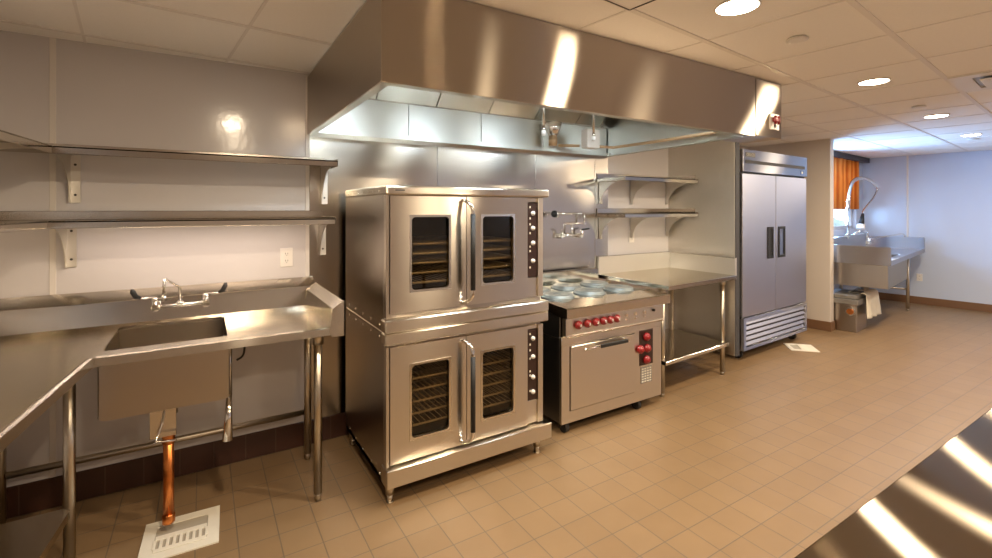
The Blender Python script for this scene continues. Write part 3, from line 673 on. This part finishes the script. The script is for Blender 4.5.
# ------------------------------------------------------------------ copper drain and floor sinks
m = B('copper'); m.cyl((-.137, 2.69, .04), (-.137, 2.69, .46), .0215, n=24); m.lathe([(.0215, 0), (.0255, .004), (.0255, .04), (.0215, .044)], (-.137, 2.69, .04)); m.lathe([(.0215, 0), (.0255, .004), (.0255, .05), (.0215, .054)], (-.137, 2.69, .41))
tag(m.build('drain_pipe', 'copper'), 'vertical copper drain pipe dropping from the sink bowl to the floor sink', 'pipe')
def floor_sink(cx, cy, rz, label, s_=.15):
    r = thing('floor_sink', label, 'floor drain', (cx, cy, 0), rz)
    m = B('enamel'); m.frame(-s_, s_, -s_, s_, -s_ * .68, s_ * .68, -s_ * .68, s_ * .68, .02, 0, .006, axis='z'); m.build('rim', 'enamel', r)
    m = B('drain_inside'); m.box(-s_ * .68, s_ * .68, -s_ * .68, s_ * .68, .0005, .002, bev=0); m.build('basin', 'drain_inside', r)
    m = B('enamel'); n = 9; w_ = s_ * 1.32
    m.box(-w_ / 2, w_ / 2, -s_ * .66, -s_ * .5, .002, .009, bev=.001); m.box(-w_ / 2, w_ / 2, -.01, .02, .002, .009, bev=.001)
    for i in range(n): x = -w_ / 2 + w_ * i / (n - 1); m.box(x - .006, x + .006, -s_ * .5, -.01, .002, .009, bev=.001)
    m.build('grate', 'enamel', r); return r
floor_sink(-.085, 2.635, -.04, 'white floor sink with half grate under the copper drain pipe')
floor_sink(5.48, 2.61, .74, 'white floor sink in front of the refrigerator', s_=.135)

# ------------------------------------------------------------------ refrigerator
fr = thing('refrigerator', 'tall stainless two door reach-in refrigerator on casters', 'refrigerator', (0, 0, 0), .057)
FY0 = 2.408; a, b = 4.612, 6.035
m = B('steel_cool'); m.box(a, b, FY0 + .03, 3.18, .10, 2.085, bev=.003); m.build('cabinet_body', 'steel_cool', fr)
m = B('black'); m.box(a + .006, b - .006, FY0 + .022, FY0 + .032, .42, 1.87, bev=0); m.build('gasket', 'black', fr)
for i, (p, q) in enumerate(((a + .008, 5.296), (5.306, b - .004))):
    d = B('steel_door'); d.box(p, q, FY0, FY0 + .022, .435, 1.852, bev=.002); dd_ = d.build('door', 'steel_door', fr)
    hx0, hx1 = ((5.115, 5.235), (5.352, 5.50))[i]
    h = B('black'); h.frame(hx0, hx1, .985, 1.315, hx0 + .024, hx1 - .024, 1.01, 1.29, .008, FY0 - .008, FY0 + .001, mat='black'); h.box(hx0 + .03, hx1 - .03, FY0 - .0015, FY0 + .0005, 1.01, 1.29, bev=0, mat='black' if i == 0 else 'steel_cool'); h.build('handle', 'black', dd_)
m = B('steel_cool'); m.box(a + .006, b, FY0 - .006, FY0 + .03, 1.872, 2.092, bev=.003); tp = m.build('top_panel', 'steel_cool', fr)
m = B('slot'); m.box(4.66, 5.97, FY0 - .010, FY0 - .004, 1.955, 1.987, bev=.001); m.build('vent_slot', 'dark_steel', tp)
m = B('logo_plate'); m.box(4.655, 4.845, FY0 - .010, FY0 - .005, 2.018, 2.062, bev=.001); m.build('nameplate', 'logo_plate', tp)
tcv = bpy.data.curves.new('lettering', 'FONT'); tcv.body = 'DELLCO'; tcv.size = .043; tcv.extrude = .0008; tcv.align_x = 'CENTER'; tcv.align_y = 'CENTER'
tcv.materials.append(MATS['label_cream']); to = bpy.data.objects.new('lettering', tcv); COL.objects.link(to); to.parent = tp; bpy.context.view_layer.update()
tm = bpy.data.meshes.new_from_object(to.evaluated_get(bpy.context.evaluated_depsgraph_get())); bpy.data.objects.remove(to)
to = bpy.data.objects.new('lettering', tm); COL.objects.link(to); to.parent = tp
to.location = (4.75, FY0 - .0115, 2.040); to.rotation_euler = (PI / 2, 0, 0)
m = B('blue_label'); m.box(5.86, 5.95, FY0 - .0085, FY0 - .005, 1.89, 1.935, bev=.001); m.box(5.885, 5.925, FY0 - .0095, FY0 - .0084, 1.90, 1.925, bev=0, mat='label_cream'); m.build('label', 'blue_label', tp)
m = B('steel_cool'); m.frame(a + .02, b, .105, .425, a + .07, b - .05, .135, .395, .004, FY0 - .004, FY0 + .02); lv = m.build('louver_panel', 'steel_cool', fr)
m = B('slot'); m.box(a + .065, b - .045, FY0 + .018, FY0 + .028, .13, .40, bev=0); m.build('louver_backing', 'slot', lv)
m = B('steel_door')
for k in range(5):
    z = .150 + k * .052; m.prism([(FY0 + .012, z + .030), (FY0 - .002, z + .004), (FY0 - .002, z - .002), (FY0 + .014, z + .024)], 'x', a + .07, b - .05)
m.build('louver_slats', 'steel_door', lv)
for x, y in ((4.72, FY0 + .1), (5.90, FY0 + .1), (4.72, 3.08), (5.90, 3.08)):
    m = B('rubber'); m.cyl((x - .015, y, .045), (x + .015, y, .045), .045, n=22); m.box(x - .04, x + .04, y - .04, y + .04, .094, .10); m.box(x - .022, x - .018, y - .02, y + .02, .04, .095); m.box(x + .018, x + .022, y - .02, y + .02, .04, .095); m.cyl((x - .024, y, .045), (x + .024, y, .045), .012, mat='chrome_soft'); m.build('caster', 'rubber', fr)

# ------------------------------------------------------------------ scullery sink
kx, ky = g2k(7.0, 1.55)
ss = thing('scullery_sink', 'stainless compartment sink in the far scullery behind the wing wall', 'sink', (kx, ky, 0), G + .065)
Lx, Dy, Tz = 2.62, .72, .885
m = B('steel_cool'); m.frame(0, 1.45, 0, Dy, .12, 1.30, .10, .58, .03, Tz - .012, Tz, axis='z'); m.box(1.45, Lx, 0, Dy, Tz - .012, Tz, bev=.001); m.box(-.005, Lx, -.006, .02, Tz - .05, Tz + .012, bev=.004); m.build('countertop', 'steel_cool', ss)
m = B('steel_cool'); m.box(-.01, .012, -.005, Dy, Tz - .05, Tz + .17, bev=.003); m.build('end_splash', 'steel_cool', ss)
m = B('steel_cool'); m.box(Lx - .03, Lx - .005, -.005, Dy, Tz - .05, Tz + .18, bev=.003); m.build('end_splash', 'steel_cool', ss)
m = B('steel_cool'); m.box(.012, Lx - .03, Dy, Dy + .03, Tz - .02, Tz + .22, bev=.003); m.build('backsplash', 'steel_cool', ss)
m = B('steel_side'); m.box(.04, .046, .03, .60, .56, Tz - .013); m.box(1.31, 1.316, .03, .60, .56, Tz - .013); m.box(.04, 1.316, .03, .036, .56, Tz - .013); m.box(.04, 1.316, .594, .60, .56, Tz - .013); m.box(.04, 1.316, .03, .60, .554, .562); m.box(.70, .71, .08, .58, .56, Tz - .03); m.build('sink_bowl', 'steel_side', ss)
for x, y in ((.62, .62), (2.05, .12), (2.40, .66)):
    m = B('tube'); m.cyl((x, y, .03), (x, y, Tz - .013), .0205); m.cyl((x, y, 0), (x, y, .035), .014); m.build('leg', 'tube', ss)
m = B('tube'); m.cyl((2.05, .12, .32), (2.05, .66, .32), .014); m.cyl((1.4, .66, .3), (2.4, .66, .3), .014); m.build('cross_rail', 'tube', ss)
m = B('tube'); m.cyl((.5, .35, .32), (.5, .35, .515), .03); m.tube([(.5, .35, .34), (.8, .35, .32), (1.2, .45, .30)], .025); m.build('waste_pipe', 'tube', ss)
def gp(x, y, z): q = g2k(x, y); return (q[0], q[1], z)
pr_ = thing('pre_rinse_faucet', 'tall spring hose pre-rinse faucet arching over the scullery sink', 'faucet')
m = B('chrome'); m.cyl(gp(8.27, 2.33, 1.07), gp(8.27, 2.33, 1.52), .014); m.cyl(gp(8.1, 2.33, 1.12), gp(8.5, 2.33, 1.12), .014); m.tube([gp(8.5, 2.33, 1.12), gp(8.58, 2.25, 1.19), gp(8.7, 2.2, 1.17), gp(8.75, 2.2, 1.08)], .011); m.build('riser', 'chrome', pr_)
m = B('chrome'); m.tube([gp(8.27, 2.33, 1.5), gp(8.30, 2.33, 1.72), gp(8.42, 2.33, 1.90), gp(8.75, 2.32, 1.985), gp(9.15, 2.30, 1.97), gp(9.38, 2.28, 1.90), gp(9.47, 2.26, 1.84)], .028, smooth_path=2); m.build('spring_hose', 'chrome', pr_)
m = B('chrome'); m.tube([gp(9.47, 2.26, 1.84), gp(9.3, 2.26, 1.70), gp(8.95, 2.27, 1.55), gp(8.80, 2.28, 1.47), gp(8.78, 2.28, 1.42)], .014, smooth_path=2); m.build('hose', 'chrome', pr_)
m = B('black'); m.tube([gp(8.78, 2.28, 1.43), gp(8.74, 2.28, 1.36), gp(8.70, 2.28, 1.27)], .028, rr=lambda f: .018 + .02 * f); m.cyl(gp(8.69, 2.28, 1.27), gp(8.67, 2.28, 1.20), .05, .055, mat='white_plastic'); m.build('spray_valve', 'black', pr_)
sf = thing('swing_faucet', 'low chrome swing spout faucet right of the pre-rinse hose', 'faucet')
m = B('chrome'); m.cyl(gp(8.75, 2.22, 1.0), gp(9.0, 2.22, 1.0), .022); m.cyl(gp(8.88, 2.22, .97), gp(8.88, 2.22, 1.06), .02); m.build('body', 'chrome', sf)
m = B('chrome'); m.tube([gp(8.88, 2.2, 1.05), gp(9.15, 2.0, 1.10), gp(9.45, 1.96, 1.125), gp(9.58, 1.95, 1.10), gp(9.60, 1.95, 1.04)], .012, smooth_path=2); m.build('spout', 'chrome', sf)
# grease interceptor below
kx, ky = g2k(6.93, 1.86)
gi = thing('grease_interceptor', 'steel grease interceptor box on the floor below the scullery sink', 'grease trap', (kx, ky, 0), G + .02)
m = B('steel_side'); m.box(0, .42, 0, .32, 0, .335, bev=.006); m.build('tank', 'steel_side', gi)
m = B('grey_lid'); m.box(-.035, .46, -.02, .36, .336, .40, bev=.006); m.box(-.02, .44, 0, .34, .40, .455, bev=.01); m.box(.12, .3, .0, .10, .456, .475, bev=.004, mat='slot'); m.build('lid', 'grey_lid', gi)
m = B('copper'); m.cyl((-.045, .06, .255), (-.001, .06, .255), .035); m.cyl((-.025, .06, .255), (-.002, .06, .255), .05, mat='chrome_soft'); m.build('inlet_pipe', 'copper', gi)
# towel hanging over the lid
t = bmesh.new(); NX, NZ = 14, 16; vs = []
for i in range(NX + 1):
    row = []
    for j in range(NZ + 1):
        u = i / NX; f_ = j / NZ; x = u * .50 + .03 * f_ * (u - .3)
        if f_ < .2: y = .16 - f_ / .2 * .18; z = .462
        else: y = -.03 - .03 * (f_ - .2) + .012 * math.sin(u * 16 + f_ * 2) * (f_ - .2) * 1.4; z = .462 - (f_ - .2) * .38 - .01 * u * f_
        row.append(t.verts.new((x, y, z)))
    vs.append(row)
for i in range(NX):
    for j in range(NZ): t.faces.new((vs[i][j], vs[i + 1][j], vs[i + 1][j + 1], vs[i][j + 1]))
m = MB(); m.mi('towel'); m._add(t, 'towel', True); tw = m.build('towel', 'towel'); kx, ky = g2k(7.12, 1.84)
tw.location = (kx, ky, 0); tw.rotation_euler = (0, 0, G + .02); q = tw.modifiers.new('thick', 'SOLIDIFY'); q.thickness = .008; q.offset = 1
tag(tw, 'cream towel draped over the grease interceptor lid', 'towel')

# ------------------------------------------------------------------ near work table (island)
it = thing('island_table', 'dark gleaming stainless table top at the lower right corner of the picture', 'table')
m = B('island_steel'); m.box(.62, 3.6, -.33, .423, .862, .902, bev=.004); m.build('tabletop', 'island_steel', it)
m = B('steel_topx'); m.box(.70, 3.52, -.27, .36, .26, .29); m.build('undershelf', 'steel_topx', it)
for x in (.72, 2.1, 3.5):
    for y in (-.27, .36):
        m = B('tube'); m.cyl((x, y, .03), (x, y, .861), .0205); m.cyl((x, y, 0), (x, y, .035), .014, .017); m.build('leg', 'tube', it)

# ------------------------------------------------------------------ daylight, world, camera
def daylight(name, x, y, z, rz, sx, sy, e, col):
    L = bpy.data.lights.new(name, 'AREA'); L.shape = 'RECTANGLE'; L.size = sx; L.size_y = sy; L.energy = e; L.color = col
    o = bpy.data.objects.new(name, L); COL.objects.link(o); k = g2k(x, y); o.location = (*k, z); o.rotation_euler = (PI / 2, 0, rz + G)
daylight('daylight_window', 7.7, WY + .25, 1.52, PI, .78, .7, 105, (.36, .62, 1))
w = bpy.data.worlds.new('world'); S.world = w; w.use_nodes = True
w.node_tree.nodes['Background'].inputs[0].default_value = (.72, .85, 1, 1); w.node_tree.nodes['Background'].inputs[1].default_value = 4

cam = bpy.data.cameras.new('camera'); co = bpy.data.objects.new('camera', cam); COL.objects.link(co)
f, cx, cy = 473.45, 500.6, 209.2
cam.sensor_width = 36; cam.lens = f / 992 * 36; cam.shift_x = (496 - cx) / 992; cam.shift_y = (cy - 279) / 992
co.location = (0, 0, 1.5); co.rotation_euler = (PI / 2, 0, -.5606); cam.clip_start = .02
S.camera = co
S.view_settings.view_transform = 'Standard'; S.view_settings.look = 'None'; S.view_settings.gamma = 1; S.view_settings.exposure = .2
S.view_settings.use_curve_mapping = False
S.cycles.use_denoising = True; S.cycles.max_bounces = 10; S.cycles.glossy_bounces = 6; S.cycles.diffuse_bounces = 5
S.cycles.sample_clamp_indirect = 60; S.cycles.caustics_reflective = True; S.cycles.blur_glossy = .5
